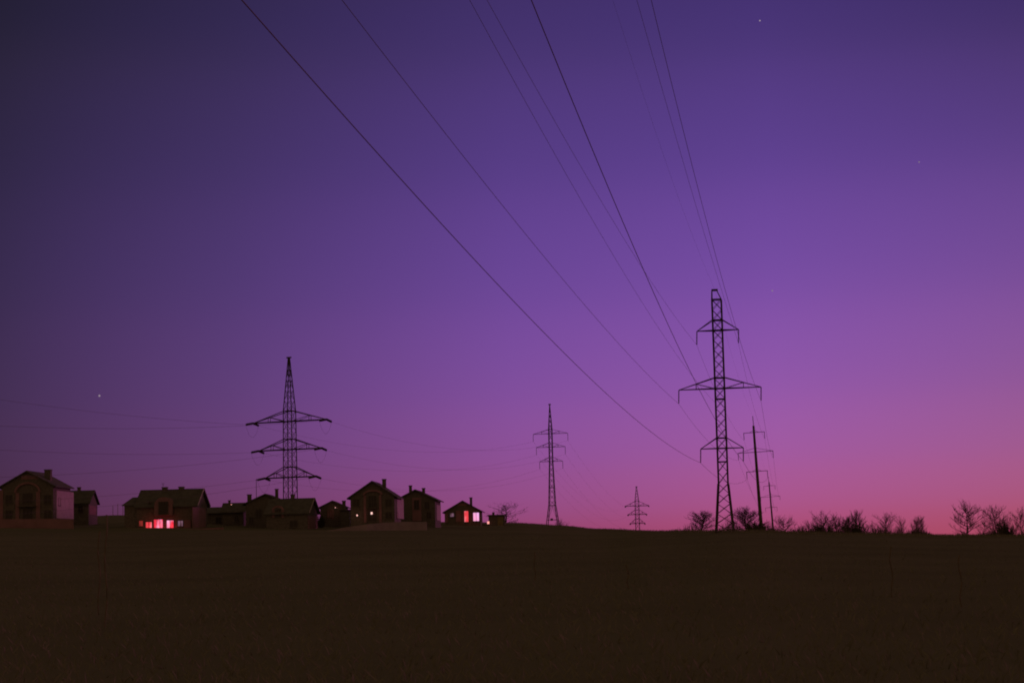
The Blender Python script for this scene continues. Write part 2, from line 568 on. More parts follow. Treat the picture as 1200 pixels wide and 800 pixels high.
# --- far pylon
z7 = [gz(613, 748, 1000, P7.z), gz(602.5, 747.5, 1000, P7.z), gz(592.5, 747, 1000, P7.z)]
d7 = (P7 - P6); d7.z = 0; d7.normalize()
pyl7, att7 = tension_pylon(P7, -.12, 'smallest and farthest lattice pylon, cut by the crest in the middle distance', z7, (3.9, 4.9, 6.2),
                           gz(570, 745.5, 1000, P7.z), 1.0, 1.1, False, 1.3, (tuple(-d7), tuple(d7)))
pos = {'U': 'top', 'M': 'middle', 'L': 'lowest'}; sid = {'L': 'left', 'R': 'right'}
rowB = dict(UL=468, UR=499, ML=527, MR=559, LL=588, LR=603)
for k, row in rowB.items():
    p = attB[k][0]
    # distance along the span at which it leaves the frame on the left
    kx = (W(0, row, 1).x)
    s = (p.x - kx * p.y) / (math.sin(TB) - kx * math.cos(TB)); zt = W(0, row, p.y - math.cos(TB) * s).z
    b = .0006; a = (zt - p.z - b * s * s) / s
    mb = MB(); mb.tube(cable_out(p, TB, a, b, 160, 40), .017, 5)
    tag(mb.build('power_cable', M['cable']), 'cable running left from the %s tip of the %s arm of the wide pylon' % (sid[k[1]], pos[k[0]]),
        'power cable', 'cables leaving the frame on the left')
    mb = MB(); mb.tube(cable_pts(attB[k][1], att6[k], .0008, 30) + cable_pts(att6[k], att7[k][0], .00012, 30)[1:], .012, 5)
    tag(mb.build('power_cable', M['cable']), 'faint cable to the middle pylon from the %s %s arm tip of the wide pylon' % (sid[k[1]], pos[k[0]]),
        'power cable', 'cables strung to the middle pylon')


# ------------------------------------------------------------------ houses
G1 = glow_mat('lit_window_pink', (1.0, .45, .74), (.72, .02, .05), 1.05, .8, 2.0)  # red edge colour stands in for the soft halo around the window
G2 = glow_mat('lit_window_red_glow', (1.0, .36, .42), (.8, .05, .07), .95, .8, 7.0)
G3 = glow_mat('lit_window_white', (1.0, .50, .95), (1.0, .38, .62), .95, .5, 4.0)
G4 = glow_mat('dim_window', (.20, .10, .16), (.05, .02, .03), .8, 1.4, 9.0)
G5 = glow_mat('red_window', (.30, .02, .02), (.12, .01, .01), .8, 1.0, 1.0)
LB = glow_mat('lamp_glass', (1.0, .68, .62), (1.0, .5, .45), 1.2, 1.0, 3.0)
LD = glow_mat('faint_lamp_glass', (.5, .36, .36), (.4, .28, .28), .8, 1.0, 3.0)
LR_ = glow_mat('small_lamp_glass', (1.0, .40, .36), (1.0, .30, .26), 1.1, 1.0, 3.0)


class House:
    """gable house; local x across the gable, y along the ridge, origin at the middle of the gable foot"""
    def __init__(s, apex, tip, Y, depth, phi, label, over=.6, wallm='brick', ridge_side=False, gable_w=9, z0=None, group='houses on the rise', name='house'):
        ax, ar = apex; tx, tr = tip
        A = W(ax, ar, Y)
        if ridge_side:              # long side faces the photographer, the gable shown at the right
            A = W(ax, ar, Y + gable_w / 2); T = W(tx, tr, Y); half = gable_w / 2
        else:
            T = W(tx, tr, Y); half = abs(A.x - T.x) / math.cos(phi)
        s.half = half; s.over = over; s.w = half - over; s.depth = depth; s.phi = phi
        g = min(ground_z(A.x + dx, Y + dy) for dx in (-4, 4) for dy in (0, 8)) - .3 if z0 is None else z0
        s.root = empty(name, (A.x, A.y, g), phi); tag(s.root, label, 'house', group)
        s.za = A.z - g; s.zt = T.z - g; s.k = (s.za - s.zt) / half
        s.ze = s.za - s.k * s.w
        s.Mw = Matrix.Translation(s.root.location) @ Matrix.Rotation(phi, 4, 'Z'); s.Mi = s.Mw.inverted()
        w = s.w; m = MB()
        m.prism([(-w, 0), (w, 0), (w, s.ze - .12), (0, s.za - .16), (-w, s.ze - .12)], 0, depth)
        s.wall = m.build('wall', M[wallm], s.root)
        m = MB(); t = .2
        for sg in (-1, 1):
            m.prism([(0, s.za), (sg * half, s.zt), (sg * half, s.zt - t), (0, s.za - t * 1.15)], -over * .8, depth + over * .8)
        s.roof = m.build('roof', M['roof'], s.root)

    def hit(s, face, px, row, off=0.0):
        o = s.Mi @ Vector((0, 0, CZ)); d = (s.Mi @ W(px, row, 100)) - o
        if face == 'front': t = (-off - o.y) / d.y
        elif face == 'left': t = (-s.w - off - o.x) / d.x
        elif face == 'right': t = (s.w + off - o.x) / d.x
        return o + d * t

    def rect(s, face, p0, p1, r0_, r1_, off=0.0):
        a = s.hit(face, p0, r0_, off); b = s.hit(face, p1, r1_, off)
        i = 1 if face != 'front' else 0
        u0_, u1_ = sorted((a[i], b[i])); z0_, z1_ = sorted((a.z, b.z))
        return u0_, u1_, z0_, z1_

    def fbox(s, m, face, u0_, u1_, z0_, z1_, d0, d1):
        """box on a face, from d0 to d1 outwards"""
        if face == 'front': m.box((u0_, -d1, z0_), (u1_, -d0, z1_))
        elif face == 'left': m.box((-s.w - d1, u0_, z0_), (-s.w - d0, u1_, z1_))
        else: m.box((s.w + d0, u0_, z0_), (s.w + d1, u1_, z1_))

    def slab(s, name, face, px0, px1, ra, rb, thick, m_, parent=None):
        m = MB(); s.fbox(m, face, *s.rect(face, px0, px1, ra, rb), -.05, thick)
        return m.build(name, M[m_], parent or s.root)

    def window(s, face, px0, px1, ra, rb, pm, mull=1, label=None, base=0.0, spill=0):
        u0_, u1_, z0_, z1_ = s.rect(face, px0, px1, ra, rb); m = MB(); fw = .07; o = base
        s.fbox(m, face, u0_ - fw, u0_, z0_ - fw, z1_ + fw, o - .02, o + .09); s.fbox(m, face, u1_, u1_ + fw, z0_ - fw, z1_ + fw, o - .02, o + .09)
        s.fbox(m, face, u0_, u1_, z1_, z1_ + fw, o - .02, o + .09); s.fbox(m, face, u0_ - .1, u1_ + .1, z0_ - fw - .06, z0_, o - .02, o + .15)
        for i in range(mull):
            c = u0_ + (u1_ - u0_) * (i + 1) / (mull + 1); s.fbox(m, face, c - .035, c + .035, z0_, z1_, o - .02, o + .08)
        f = m.build('window', M['frame'], s.root)
        p = MB(); s.fbox(p, face, u0_ - .02, u1_ + .02, z0_ - .02, z1_ + .02, o - .01, o + .03)
        p.build('pane', pm, f)
        if label: f['label'] = label
        if spill:
            ld = bpy.data.lights.new('window_spill_lamp', 'POINT'); ld.energy = spill; ld.color = (1, .07, .09); ld.shadow_soft_size = .4  # added red lamp outside the opaque pane, stands in for light spilling out
            lo = bpy.data.objects.new('window_spill_lamp', ld); C.objects.link(lo); lo.parent = f
            c = ((u0_ + u1_) / 2, z0_ * .6 + z1_ * .4); dd = o + .6
            lo.location = (c[0], -dd, c[1]) if face == 'front' else (-s.w - dd, c[0], c[1])
        return f

    def chimney(s, px0, px1, rtop, y=2.5, cap=True, face='front'):
        a = s.hit('front', px0, rtop, -y) if face == 'front' else s.hit('left', px0, rtop, -s.w)
        b = s.hit('front', px1, rtop, -y) if face == 'front' else s.hit('left', px1, rtop, -s.w)
        m = MB()
        if face == 'front':
            x0, x1 = sorted((a.x, b.x)); d = x1 - x0; xx = max(abs(x0), abs(x1))
            zl_ = s.za - s.k * xx - .3
            m.box((x0, y - d / 2, zl_), (x1, y + d / 2, a.z - .15)); m.box((x0 - .08, y - d / 2 - .08, a.z - .15), (x1 + .08, y + d / 2 + .08, a.z))
        else:
            y0, y1 = sorted((a.y, b.y)); d = min(y1 - y0, .9)
            m.box((-d / 2, y0, s.za - s.k * d / 2 - .2), (d / 2, y1, a.z - .15)); m.box((-d / 2 - .08, y0 - .08, a.z - .15), (d / 2 + .08, y1 + .08, a.z))
        m.build('chimney', M['brick'], s.roof)

    def corner(s, face, px0, px1, ra, rb, m_='plaster', name='pilaster'):
        return s.slab(name, face, px0, px1, ra, rb, .12, m_)

    def arch(s, face, px0, px1, row_spring, row_top, m_='render', th=.35, out=.3):
        u0_, u1_, z0_, z1_ = s.rect(face, px0, px1, row_spring, row_top)
        m = MB(); n = 12; cu = (u0_ + u1_) / 2; ru = (u1_ - u0_) / 2; rz_ = z1_ - z0_
        for i in range(n):
            a, b = math.pi * i / n, math.pi * (i + 1) / n
            pr = [(cu + ru * math.cos(t), z0_ + rz_ * math.sin(t)) for t in (a, b)] + [(cu + (ru - th) * math.cos(t), z0_ + (rz_ - th) * math.sin(t)) for t in (b, a)]
            k = len(m.v)
            for dd in (0.0, out):
                for u, z in pr:
                    m.v.append((u, -dd, z) if face == 'front' else (-s.w - dd, u, z))
            m.f += [(k, k + 1, k + 2, k + 3), (k + 4, k + 5, k + 6, k + 7)] + [(k + j, k + (j + 1) % 4, k + 4 + (j + 1) % 4, k + 4 + j) for j in range(4)]
        return m.build('arch_trim', M[m_], s.root)

    def balcony(s, face, px0, px1, row, out=1.1):
        u0_, u1_, z0_, z1_ = s.rect(face, px0, px1, row, row - 6); m = MB()
        s.fbox(m, face, u0_, u1_, z0_ - .15, z0_, -.02, out)
        s.fbox(m, face, u0_, u1_, z0_ + .95, z0_ + 1.02, out - .08, out)
        n = max(3, int((u1_ - u0_) / .3))
        for i in range(n + 1):
            c = u0_ + .03 + (u1_ - u0_ - .06) * i / n; s.fbox(m, face, c - .02, c + .02, z0_, z0_ + .95, out - .06, out - .02)
        m.build('balcony', M['frame'], s.root)


h = House((32, 551), (-3, 571), 330, 10.5, -.05, 'large gabled house at the left edge with a thick chimney and pale side wall')
h.chimney(53, 60, 550, 3.5)
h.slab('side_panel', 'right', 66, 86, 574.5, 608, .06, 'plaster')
h.corner('front', -1, 3.5, 574, 617, 'render'); h.corner('front', 18.5, 22.5, 577, 616, 'render'); h.corner('front', 42.5, 47, 576, 616, 'render')
h.arch('front', 17, 48, 577, 564)
h.slab('gable_panel', 'front', 25, 45, 557, 561, .05, 'render')
h.window('front', 27, 38, 578, 589, M['glass'], 2); h.window('front', 27, 38, 596, 610, M['glass'], 2)
h.window('front', 7, 14, 580, 590, M['glass']); h.window('front', 7, 14, 598, 608, M['glass']); h.window('front', 52, 60, 580, 590, M['glass']); h.window('front', 52, 60, 598, 608, M['glass'])
h.window('right', 68, 70.5, 583, 592, M['glass'], 0); h.balcony('front', 22, 43, 593)

h = House((109, 574), (103, 589), 348, 9, math.pi / 2 - .01, 'small low house half hidden behind the large house at the left edge', ridge_side=True, gable_w=8, over=.5)
h.chimney(91, 94.5, 570.5, face='left')
h.slab('side_panel', 'front', 104.5, 112.5, 592, 603, .05, 'render')
h.window('left', 92, 97, 593, 600, M['glass'])

h = House((236, 572), (226, 592), 330, 10.6, math.pi / 2 - .09, 'steep roofed house with three glowing ground floor windows and an arched dormer', ridge_side=True, gable_w=9, over=.55)
h.chimney(190.5, 196, 570.5, face='left'); h.chimney(210, 215.5, 570, face='left')
h.slab('gable_panel', 'front', 225.5, 241, 594, 622, .05, 'render')
m = MB()
for sg in (-1, 1): m.beam((sg * h.half * .98, -.5, h.zt + .02), (0, -.5, h.za - .02), .09)
m.build('verge_board', M['plaster'], h.root)
# arched wall dormer on the long side
u0_, u1_, z0_, z1_ = h.rect('left', 182, 203, 604, 582)
cu, ru = (u0_ + u1_) / 2, (u1_ - u0_) / 2
m = MB(); prof = [(u0_, z0_), (u1_, z0_)] + [(cu + ru * math.cos(math.pi * i / 10), z1_ - ru * .9 + ru * .9 * math.sin(math.pi * i / 10)) for i in range(11)]
k = len(m.v); n = len(prof)
for dd in (-h.w - .7, -h.w + 3.4):
    m.v += [(dd, u, z) for u, z in prof]
m.f = [tuple(range(n)), tuple(range(n, 2 * n))] + [(i, (i + 1) % n, n + (i + 1) % n, n + i) for i in range(n)]
m.build('dormer', M['render'], h.root)
h.window('left', 187.5, 198, 588, 602, M['glass'], 1, base=.72)
h.window('left', 171, 178, 611.5, 622, G2, 1, 'lit window with a white blind, left of three', spill=35)
h.window('left', 180.5, 191, 608.5, 620.5, G1, 2, 'widest lit window, pink core with red glow put into the pane', spill=65)
h.window('left', 195.5, 203.5, 609.5, 620, G1, 1, 'lit window right of the widest one', spill=45)
h.window('left', 208.5, 214.5, 610, 616, G4, 1, 'dimly lit window')
h.slab('porch_wall', 'left', 216, 224, 609, 622, .3, 'render')
h.window('left', 163, 167.5, 610, 616, G5, 0, 'window with faint red light')
h.window('left', 174.5, 177, 588, 595, M['glass'], 0)
# lower wing at the left with a hipped end
z_r = W(160, 582, 334).z - h.root.location.z; z_e = W(152, 592, 331).z - h.root.location.z
ya = 10.6; yb = ya + 2.6
m = MB(); m.box((-h.w + .2, ya - .1, 0), (h.w - .6, yb - .3, z_e)); m.build('wing_wall', M['brick'], h.root)
m = MB(); a_ = h.w + .1
m.v = [(-a_, ya - .3, z_e), (a_, ya - .3, z_e), (a_, yb + .2, z_e), (-a_, yb + .2, z_e), (0, ya - .3, z_r), (0, yb - .7, z_r)]
m.f = [(0, 1, 2, 3), (0, 4, 5, 3), (1, 2, 5, 4), (2, 3, 5), (0, 1, 4)]
m.build('wing_roof', M['roof'], h.root)

h = House((311, 578), (284, 590.5), 341, 9, 0.0, 'gabled house with two chimneys behind a thin street lamp')
h.chimney(290, 294.5, 579, 1.2); h.chimney(322.5, 326, 572.5, 3)
h.window('front', 300, 306, 597, 605, M['glass']); h.window('front', 292, 297, 606, 613, M['glass'])
h.window('front', 315.5, 321, 616.5, 622.5, G5, 0, 'window with faint red light')

h = House((366, 583), (360, 600.5), 330, 7.4, math.pi / 2 - .13, 'dark house with pale edged right gable in front of the wide pylon', ridge_side=True, gable_w=8.5, over=.5)
m = MB()
for sg in (-1, 1): m.beam((sg * h.half * .98, -.45, h.zt + .02), (0, -.45, h.za - .02), .075)
m.build('verge_board', M['plaster'], h.root)
h.slab('gable_panel', 'front', 360.5, 372, 604, 620, .05, 'render')
h.arch('left', 319, 333, 598, 592); h.corner('left', 319, 322, 598, 606, 'render'); h.corner('left', 330, 333, 598, 606, 'render')
h.window('left', 323.5, 329, 597, 605, M['glass'], 1); h.window('left', 340, 348, 610, 617, M['glass'])
h.chimney(341, 345, 579, face='left')

h = House((288, 588.5), (285, 599), 349.5, 3.9, math.pi / 2, 'small pitched roofed house tucked against the left of the two chimneys', ridge_side=True, gable_w=7, over=.5)
h.chimney(267.6, 270, 585.8, face='left')
h.window('left', 275, 279, 604, 610, M['glass'])

h = House((269, 593.5), (266, 600), 357, 3.8, math.pi / 2, 'lowest roofed house in the row, right of the glowing windows', ridge_side=True, gable_w=8, over=.5)
h.window('left', 253, 259, 606, 612, M['glass'])
h.slab('side_panel', 'left', 249, 259, 614, 620, .05, 'render')

h = House((389.5, 586), (372.5, 594.5), 352, 7, 0.0, 'small gabled house with a white lamp under its eave', over=.45)
h.window('front', 383, 389, 598, 606, M['glass'])
h.slab('side_panel', 'front', 383.5, 391, 597, 608, .04, 'render')

h = House((436, 563), (406.5, 583.5), 330, 10.5, -.045, 'tall gabled house with two small porch lights above a low pale wall')
h.chimney(448, 452.3, 561, 2.5)
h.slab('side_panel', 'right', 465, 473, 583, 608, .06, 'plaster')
h.corner('front', 426, 429.5, 580, 612, 'render'); h.corner('front', 444, 447.5, 580, 612, 'render'); h.arch('front', 425, 448.5, 580, 573)
h.window('front', 432, 441, 581, 594, M['glass'], 2); h.window('front', 414, 421, 585, 593, M['glass']); h.window('front', 452, 459, 585, 593, M['glass'])
h.window('front', 431, 441, 599, 610, M['glass'], 1); h.window('front', 452, 459, 600, 607, M['glass'])
h.window('right', 464.8, 466.2, 600, 607, G5, 0, 'narrow window with red light'); h.balcony('front', 430, 443, 595)
h5 = h

h = House((486.5, 573), (460, 587), 350, 11.5, -.05, 'dark house with a chimney on each side of its gable top')
h.chimney(479.3, 482.6, 568.5, 2.5); h.chimney(494.7, 498, 571.5, 2.5)
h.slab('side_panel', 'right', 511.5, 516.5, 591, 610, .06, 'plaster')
h.corner('front', 483, 494, 583, 610, 'render', 'bay_wall')
h.window('front', 485.5, 491, 586, 596, M['glass'], 1, base=.12); h.window('front', 498, 503, 588, 596, M['glass']); h.window('front', 500, 505, 600, 607, M['glass'])

h = House((542, 586), (518.5, 600), 385, 9, -.02, 'small single storey house with two bright windows, last on the right', over=.5)
h.chimney(550.4, 553.3, 582.5, 2.2)
h.window('front', 544, 549, 598.5, 611, G2, 0, 'tall narrow lit window', spill=12); h.window('front', 554.5, 561.5, 600.5, 610, G3, 1, 'bright square window', spill=12)
h.window('front', 527.5, 532, 601, 605, G4, 0, 'small pale window')
h.slab('gable_panel', 'front', 536, 547, 589.5, 592, .05, 'render')
h.corner('front', 521, 525, 601, 612, 'render'); h.corner('front', 534, 540, 598, 611, 'render')


def small_building(px0, px1, rtop, Y, depth, name, label, cat, mm='brick', lip=.25):
    a = W(px0, rtop, Y); b = W(px1, rtop, Y); g = ground_z((a.x + b.x) / 2, Y) - .4
    r = empty(name, ((a.x + b.x) / 2, Y, g)); tag(r, label, cat)
    w = (b.x - a.x) / 2; hh = a.z - g
    m = MB(); m.box((-w + lip, 0, 0), (w - lip, depth, hh - .2)); m.build('wall', M[mm], r)
    m = MB(); m.box((-w, -lip, hh - .2), (w, depth + lip, hh)); rf = m.build('roof', M['roof'], r)
    return r, rf, w, hh


r, rf, w, hh = small_building(571, 593, 603, 392, 5, 'shed', 'low flat roofed shed beside the single storey house', 'shed')
m = MB(); m.box((-w + 1.0, 1, hh - .02), (-w + 1.5, 1.5, hh + .55)); m.build('chimney', M['brick'], rf)
m = MB(); m.box((.2, -.03, .4), (1.3, .04 + .2, 2.2)); m.build('door', M['wood'], r)
r, rf, w, hh = small_building(397, 411, 597, 348, 5, 'shed', 'low outbuilding with a tall stove pipe left of the tall gabled house', 'shed')
m = MB(); m.box((-w + .55, 1, hh - .02), (-w + 1.15, 1.6, hh + 1.55)); m.box((-w + .48, .93, hh + 1.55), (-w + 1.22, 1.67, hh + 1.7)); m.build('chimney', M['brick'], rf)


def wall_lamp(px, row, Y, label, rr, mt=LB):
    p = W(px, row, Y); r = empty('wall_lamp', p); tag(r, label, 'lamp', 'small outdoor lamps at the houses')
    m = MB(); m.beam((0, 0, -rr), (0, 0, rr), rr * .9, 8); m.build('lamp_glass', mt, r)
    m = MB(); m.beam((0, 0, rr), (0, 0, rr + .08), rr * 1.2, 8, rr * .5); m.box((-.03, 0, rr), (.03, .45, rr + .05)); m.build('lamp_cap', M['steel'], r)
    ld = bpy.data.lights.new('lamp_light', 'POINT'); ld.energy = 6; ld.color = (1, .35, .25); ld.shadow_soft_size = rr
    lo = bpy.data.objects.new('lamp_light', ld); C.objects.link(lo); lo.parent = r; lo.location = (0, -rr * 1.6, 0)


wall_lamp(418.5, 603.5, 329.4, 'fainter left one of two porch lamps on the tall gabled house', .12)
wall_lamp(435.5, 601, 329.4, 'brighter right one of two porch lamps on the tall gabled house', .19)
wall_lamp(572.2, 612, 391.2, 'small reddish lamp on the corner of the flat roofed shed', .27, LR_)
wall_lamp(393, 594.5, 351.3, 'white lamp under the eave of the small gabled house', .09, LD)
wall_lamp(271.3, 591, 348.6, 'tiny pale lamp on the small pitched roof left of the two chimneys', .08, LD)

# thin masts and posts among the houses
p = W(300.3, 562, 343); g = ground_z(p.x, p.y)
r = empty('street_lamp', (p.x, p.y, g)); tag(r, 'thin unlit street lamp rising over the roofs left of the pylon', 'street lamp')
m = MB(); m.beam((0, 0, -.2), (0, 0, p.z - g), .07, 8, .045); m.build('pole', M['steel'], r)
m = MB(); m.box((-.05, -.12, p.z - g - .05), (.5, .12, p.z - g + .12)); m.build('lamp_head', M['steel'], r)
for i, (px, row) in enumerate(((132.3, 592), (138, 590), (144, 591))):
    p = W(px, row, 416); g = ground_z(p.x, p.y)
    m = MB(); m.beam((0, 0, -.4), (0, 0, p.z - g), .06, 6, .05)
    o = m.build('post', M['wood']); o.location = (p.x, p.y, g)
    tag(o, ('leftmost', 'middle', 'rightmost')[i] + ' of three thin posts on the skyline between the left houses', 'post', 'thin posts on the skyline')
p = W(191, 565.5, 333); m = MB(); m.beam((0, 0, -1.3), (0, 0, 0), .025, 5)
for k in range(3): m.beam((-.35 + .08 * k, 0, -.1 - .16 * k), (.35 - .08 * k, 0, -.1 - .16 * k), .015, 4)
o = m.build('roof_aerial', M['steel']); o.location = p
tag(o, 'small television aerial on the roof of the house with three glowing windows', 'aerial')


def low_wall(tab, Y0, thick, name, label, mm):
    m = MB(); pts = []
    for px, row, Y in tab: pts.append((W(px, row, Y)))
    n = len(pts)
    for q in pts:
        g = ground_z(q.x, q.y) - .4
        m.v += [(q.x, q.y, g), (q.x, q.y + thick, g), (q.x, q.y + thick, q.z), (q.x, q.y, q.z)]
    for i in range(n - 1):
        for j in range(4): m.f.append((4 * i + j, 4 * i + (j + 1) % 4, 4 * i + 4 + (j + 1) % 4, 4 * i + 4 + j))
    m.f += [(0, 1, 2, 3), tuple(4 * n - 4 + i for i in range(4))]
    o = m.build(name, M[mm]); tag(o, label, 'wall')
    return o


low_wall([(384, 621.5, 316), (405, 617.5, 317), (430, 614, 318), (452, 612, 320), (475, 611, 322), (500, 611, 324)], 0, .3, 'garden_wall',
         'low pale concrete wall below the tall gabled house and its neighbour', 'wallstone')
low_wall([(-8, 608, 322), (20, 608, 322), (60, 607.5, 322), (86, 608, 322)], 0, .2, 'garden_wall', 'low dull wall in front of the large house at the left edge', 'render')
low_wall([(216, 620, 320), (262, 617.5, 322)], 0, .2, 'garden_wall', 'short low wall right of the house with the glowing windows', 'render')


# ------------------------------------------------------------------ bare trees
def bare_tree(px, row_top, width, Y, seed, label, kind='tree', dens=1.0, trunk=.16, spread=.9, sink=0, first=.25, rise=(.45, 1.0), group='bare trees along the crest'):
    rnd = random.Random(seed); dens = dens + .17 if kind == 'tree' else dens
    g = gpoint(px, Y); g.z -= .2 + sink
    H = W(px, row_top, Y).z - g.z; Wd = width * Y / F
    lo_, hi_ = MB(), MB()

    tw = .0105 if kind == 'tree' or dens < 2 else .024

    def grow(p, d, ln, r, lv):
        mb_ = lo_ if lv >= 3 else hi_
        n = 4 if lv > 0 else 2; q = p
        for i in range(n):
            d = (d + Vector((rnd.uniform(-.2, .2), rnd.uniform(-.2, .2), rnd.uniform(-.04, .16)))).normalized()
            q2 = q + d * ln / n
            mb_.beam(q, q2, max(tw, r * (1 - i * .18)), 5 if lv >= 3 else 3, max(tw * .8, r * (1 - (i + 1) * .18)))
            q = q2
            if lv > 0 and (i > 0 or lv < 3):
                for _ in range(2):
                    if rnd.random() > dens * .72: continue
                    side = Vector((rnd.uniform(-1, 1), rnd.uniform(-1, 1), rnd.uniform(-.1, .8))).normalized()
                    grow(q, (d * .75 + side * spread * .8).normalized(), ln * rnd.uniform(.38, .62), r * .5, lv - 1)

    if kind == 'tree':
        nseg = 9; HT = 6.2; p = Vector((0, 0, 0)); d = Vector((rnd.uniform(-.05, .05), 0, 1)).normalized(); a = rnd.uniform(0, 6)
        for i in range(nseg):
            q = p + d * HT * .8 / nseg; t = (i + 1) / nseg
            lo_.beam(p, q, trunk * (1 - i / nseg * .85), 6, trunk * (1 - t * .85))
            if t > first:
                for _ in range(4 if dens > 1.1 else 3):
                    a += 2.4 + rnd.uniform(-.4, .4); side = Vector((math.cos(a), math.sin(a), rnd.uniform(*rise))).normalized()
                    grow(q, side, HT * (.40 - .22 * abs(t - .45)) * rnd.uniform(.7, 1.1), trunk * .32, 2 if dens < 1.15 else 2)
            d = (d + Vector((rnd.uniform(-.1, .1), rnd.uniform(-.05, .05), 0))).normalized(); p = q
        for _ in range(4):
            side = Vector((rnd.uniform(-.5, .5), rnd.uniform(-.5, .5), 1)).normalized(); grow(p, side, HT * .24, trunk * .2, 2)
    else:
        for _ in range(int(12 * dens) + 4):
            a = rnd.uniform(0, 6.283); rr = rnd.uniform(0, 1.5)
            d = Vector((math.cos(a) * rr * .45, math.sin(a) * rr * .45, 1.3)).normalized()
            grow(Vector((math.cos(a) * rr, math.sin(a) * rr, 0)), d, 2.6 * rnd.uniform(.4, 1.1), .03 if dens < 2 else .07, 2)
    allv = lo_.v + hi_.v
    zmax = sorted(v[2] for v in allv)[int(len(allv) * .998)]; xs = sorted(v[0] for v in allv)
    x0, x1 = xs[int(len(xs) * .015)], xs[int(len(xs) * .985)]
    sz = H / zmax; sx = Wd / (x1 - x0)
    for m_ in (lo_, hi_): m_.v = [(v[0] * sx, v[1] * sx, v[2] * sz) for v in m_.v]
    if kind == 'tree':
        r = empty('bare_tree', g); tag(r, label, 'tree', group)
        lo_.build('trunk', M['bark'], r); hi_.build('crown', M['bark'], r)
    else:
        lo_.v, base = lo_.v, len(lo_.v)
        lo_.f += [tuple(i + base for i in f) for f in hi_.f]; lo_.v += hi_.v
        o = lo_.build('bush', M['bark']); o.location = g; tag(o, label, 'bush', 'leafless bushes on the crest')


T = bare_tree
T(823, 598, 28, 310, 1, 'round dense bare tree just left of the tallest pylon foot', dens=1.3, first=.02, trunk=.14)
T(876, 593, 34, 315, 2, 'broad rounded bare tree between the tallest pylon and the nearer concrete pole', dens=1.2, first=.1)
T(921, 603, 28, 370, 3, 'pale wide bare tree just right of the farther concrete pole', dens=.7, first=.1)
T(967, 598, 32, 400, 4, 'faint tall bare tree behind the dark clump in the middle of the row', dens=.7, first=.2)
T(945, 609, 18, 380, 5, 'small faint bare tree between two wider ones right of the farther pole', dens=.6, first=.15)
T(990, 604, 22, 360, 6, 'dense bare tree left of the spiky one in the middle of the row', dens=1.1, first=.05)
T(1006, 597, 18, 360, 7, 'narrow spiky bare tree rising above its neighbours in the middle of the row', dens=1.1, first=.05, spread=.5)
T(1039, 600, 26, 370, 8, 'open bare tree with an upright stem beyond the gap in the row', dens=.8, first=.15)
T(1060, 604, 16, 375, 9, 'thin pale bare tree left of the short bushy one', dens=.7, first=.1)
T(1078, 604, 16, 350, 10, 'short bushy bare tree with a dark crown at the right of its group', dens=1.2, first=.05, spread=.7)
T(1134, 585.5, 34, 345, 42, 'tallest lone bare tree on a clear straight trunk at the right', dens=.8, first=.27, trunk=.19, spread=.95, rise=(.35, .8))
T(1154, 606, 16, 380, 12, 'small faint bare tree right of the tall lone one', dens=.5, first=.1)
T(1175, 591, 32, 350, 13, 'spreading bare tree with a dark undergrowth clump near the right edge', dens=.9, first=.1)
T(1199, 593, 22, 350, 14, 'bare tree cut by the right edge of the photograph', dens=.8, first=.15)
T(857, 608, 16, 330, 21, 'low bare tree seen between the legs of the tallest pylon', dens=.6, first=.05)
T(979, 601, 24, 410, 22, 'faint feathery bare tree filling the gap before the spiky narrow one', dens=.7, first=.05)
T(1024, 611, 12, 380, 23, 'tiny bare tree in the gap right of the spiky narrow one', dens=.5, first=.1)
T(592, 588, 44, 470, 24, 'low wide bare tree behind the flat roofed shed', dens=.42, first=.02, trunk=.14)
B_ = lambda px, row, w, Y, sd, lb, dn=1.6: bare_tree(px, row, w, Y, sd, lb, kind='bush', dens=dn)
B_(376, 603, 9, 343, 30, 'dark bush between two houses right of the wide pylon', 3)
B_(805, 613, 12, 305, 31, 'smallest leafless bush left of the round dense tree', .8)
B_(838, 613, 9, 305, 32, 'leafless bush against the left leg of the tallest pylon', .9)
B_(889, 611.5, 26, 310, 33, 'dark dense bush at the foot of the nearer concrete pole', 3)
B_(963, 610.5, 22, 345, 34, 'dark rounded bush in front of the faint tall tree', 3)
B_(1004, 610, 26, 345, 35, 'dark bush under the spiky narrow tree', 3)
B_(1053, 616, 18, 340, 36, 'low bush under the open bare tree', 1.6)
B_(1124, 622, 12, 335, 37, 'very low bush at the left of the lone tall tree', 1.6)
B_(1179, 608, 22, 340, 38, 'dark dense bush under the spreading tree near the right edge', 3)
B_(657.5, 607, 14, 470, 39, 'small bush beside the right foot of the middle pylon', 1.4)
B_(1152, 624, 14, 335, 40, 'low bush right of the lone tall tree', 1.4)


# undergrowth along the crest and grass on the slope
def strands(n, fn, name, label, cat, m_):
    rnd = random.Random(99 + n); mb_ = MB()
    for _ in range(n):
        x, y, hh, w, lean = fn(rnd); z = ground_z(x, y) - .03
        a = rnd.uniform(0, 3.14); dx, dy = math.cos(a) * w, math.sin(a) * w; lx = rnd.uniform(-lean, lean); ly = rnd.uniform(-lean, lean)
        k = len(mb_.v)
        mb_.v += [(x - dx, y - dy, z), (x + dx, y + dy, z), (x + lx * .4 + dx * .6, y + ly * .4 + dy * .6, z + hh * .6), (x + lx, y + ly, z + hh)]
        mb_.f += [(k, k + 1, k + 2), (k, k + 2, k + 3)]
    me = bpy.data.meshes.new(name); me.from_pydata(mb_.v, [], mb_.f); me.materials.append(m_)
    o = bpy.data.objects.new(name, me); C.objects.link(o); tag(o, label, cat, kind='stuff')


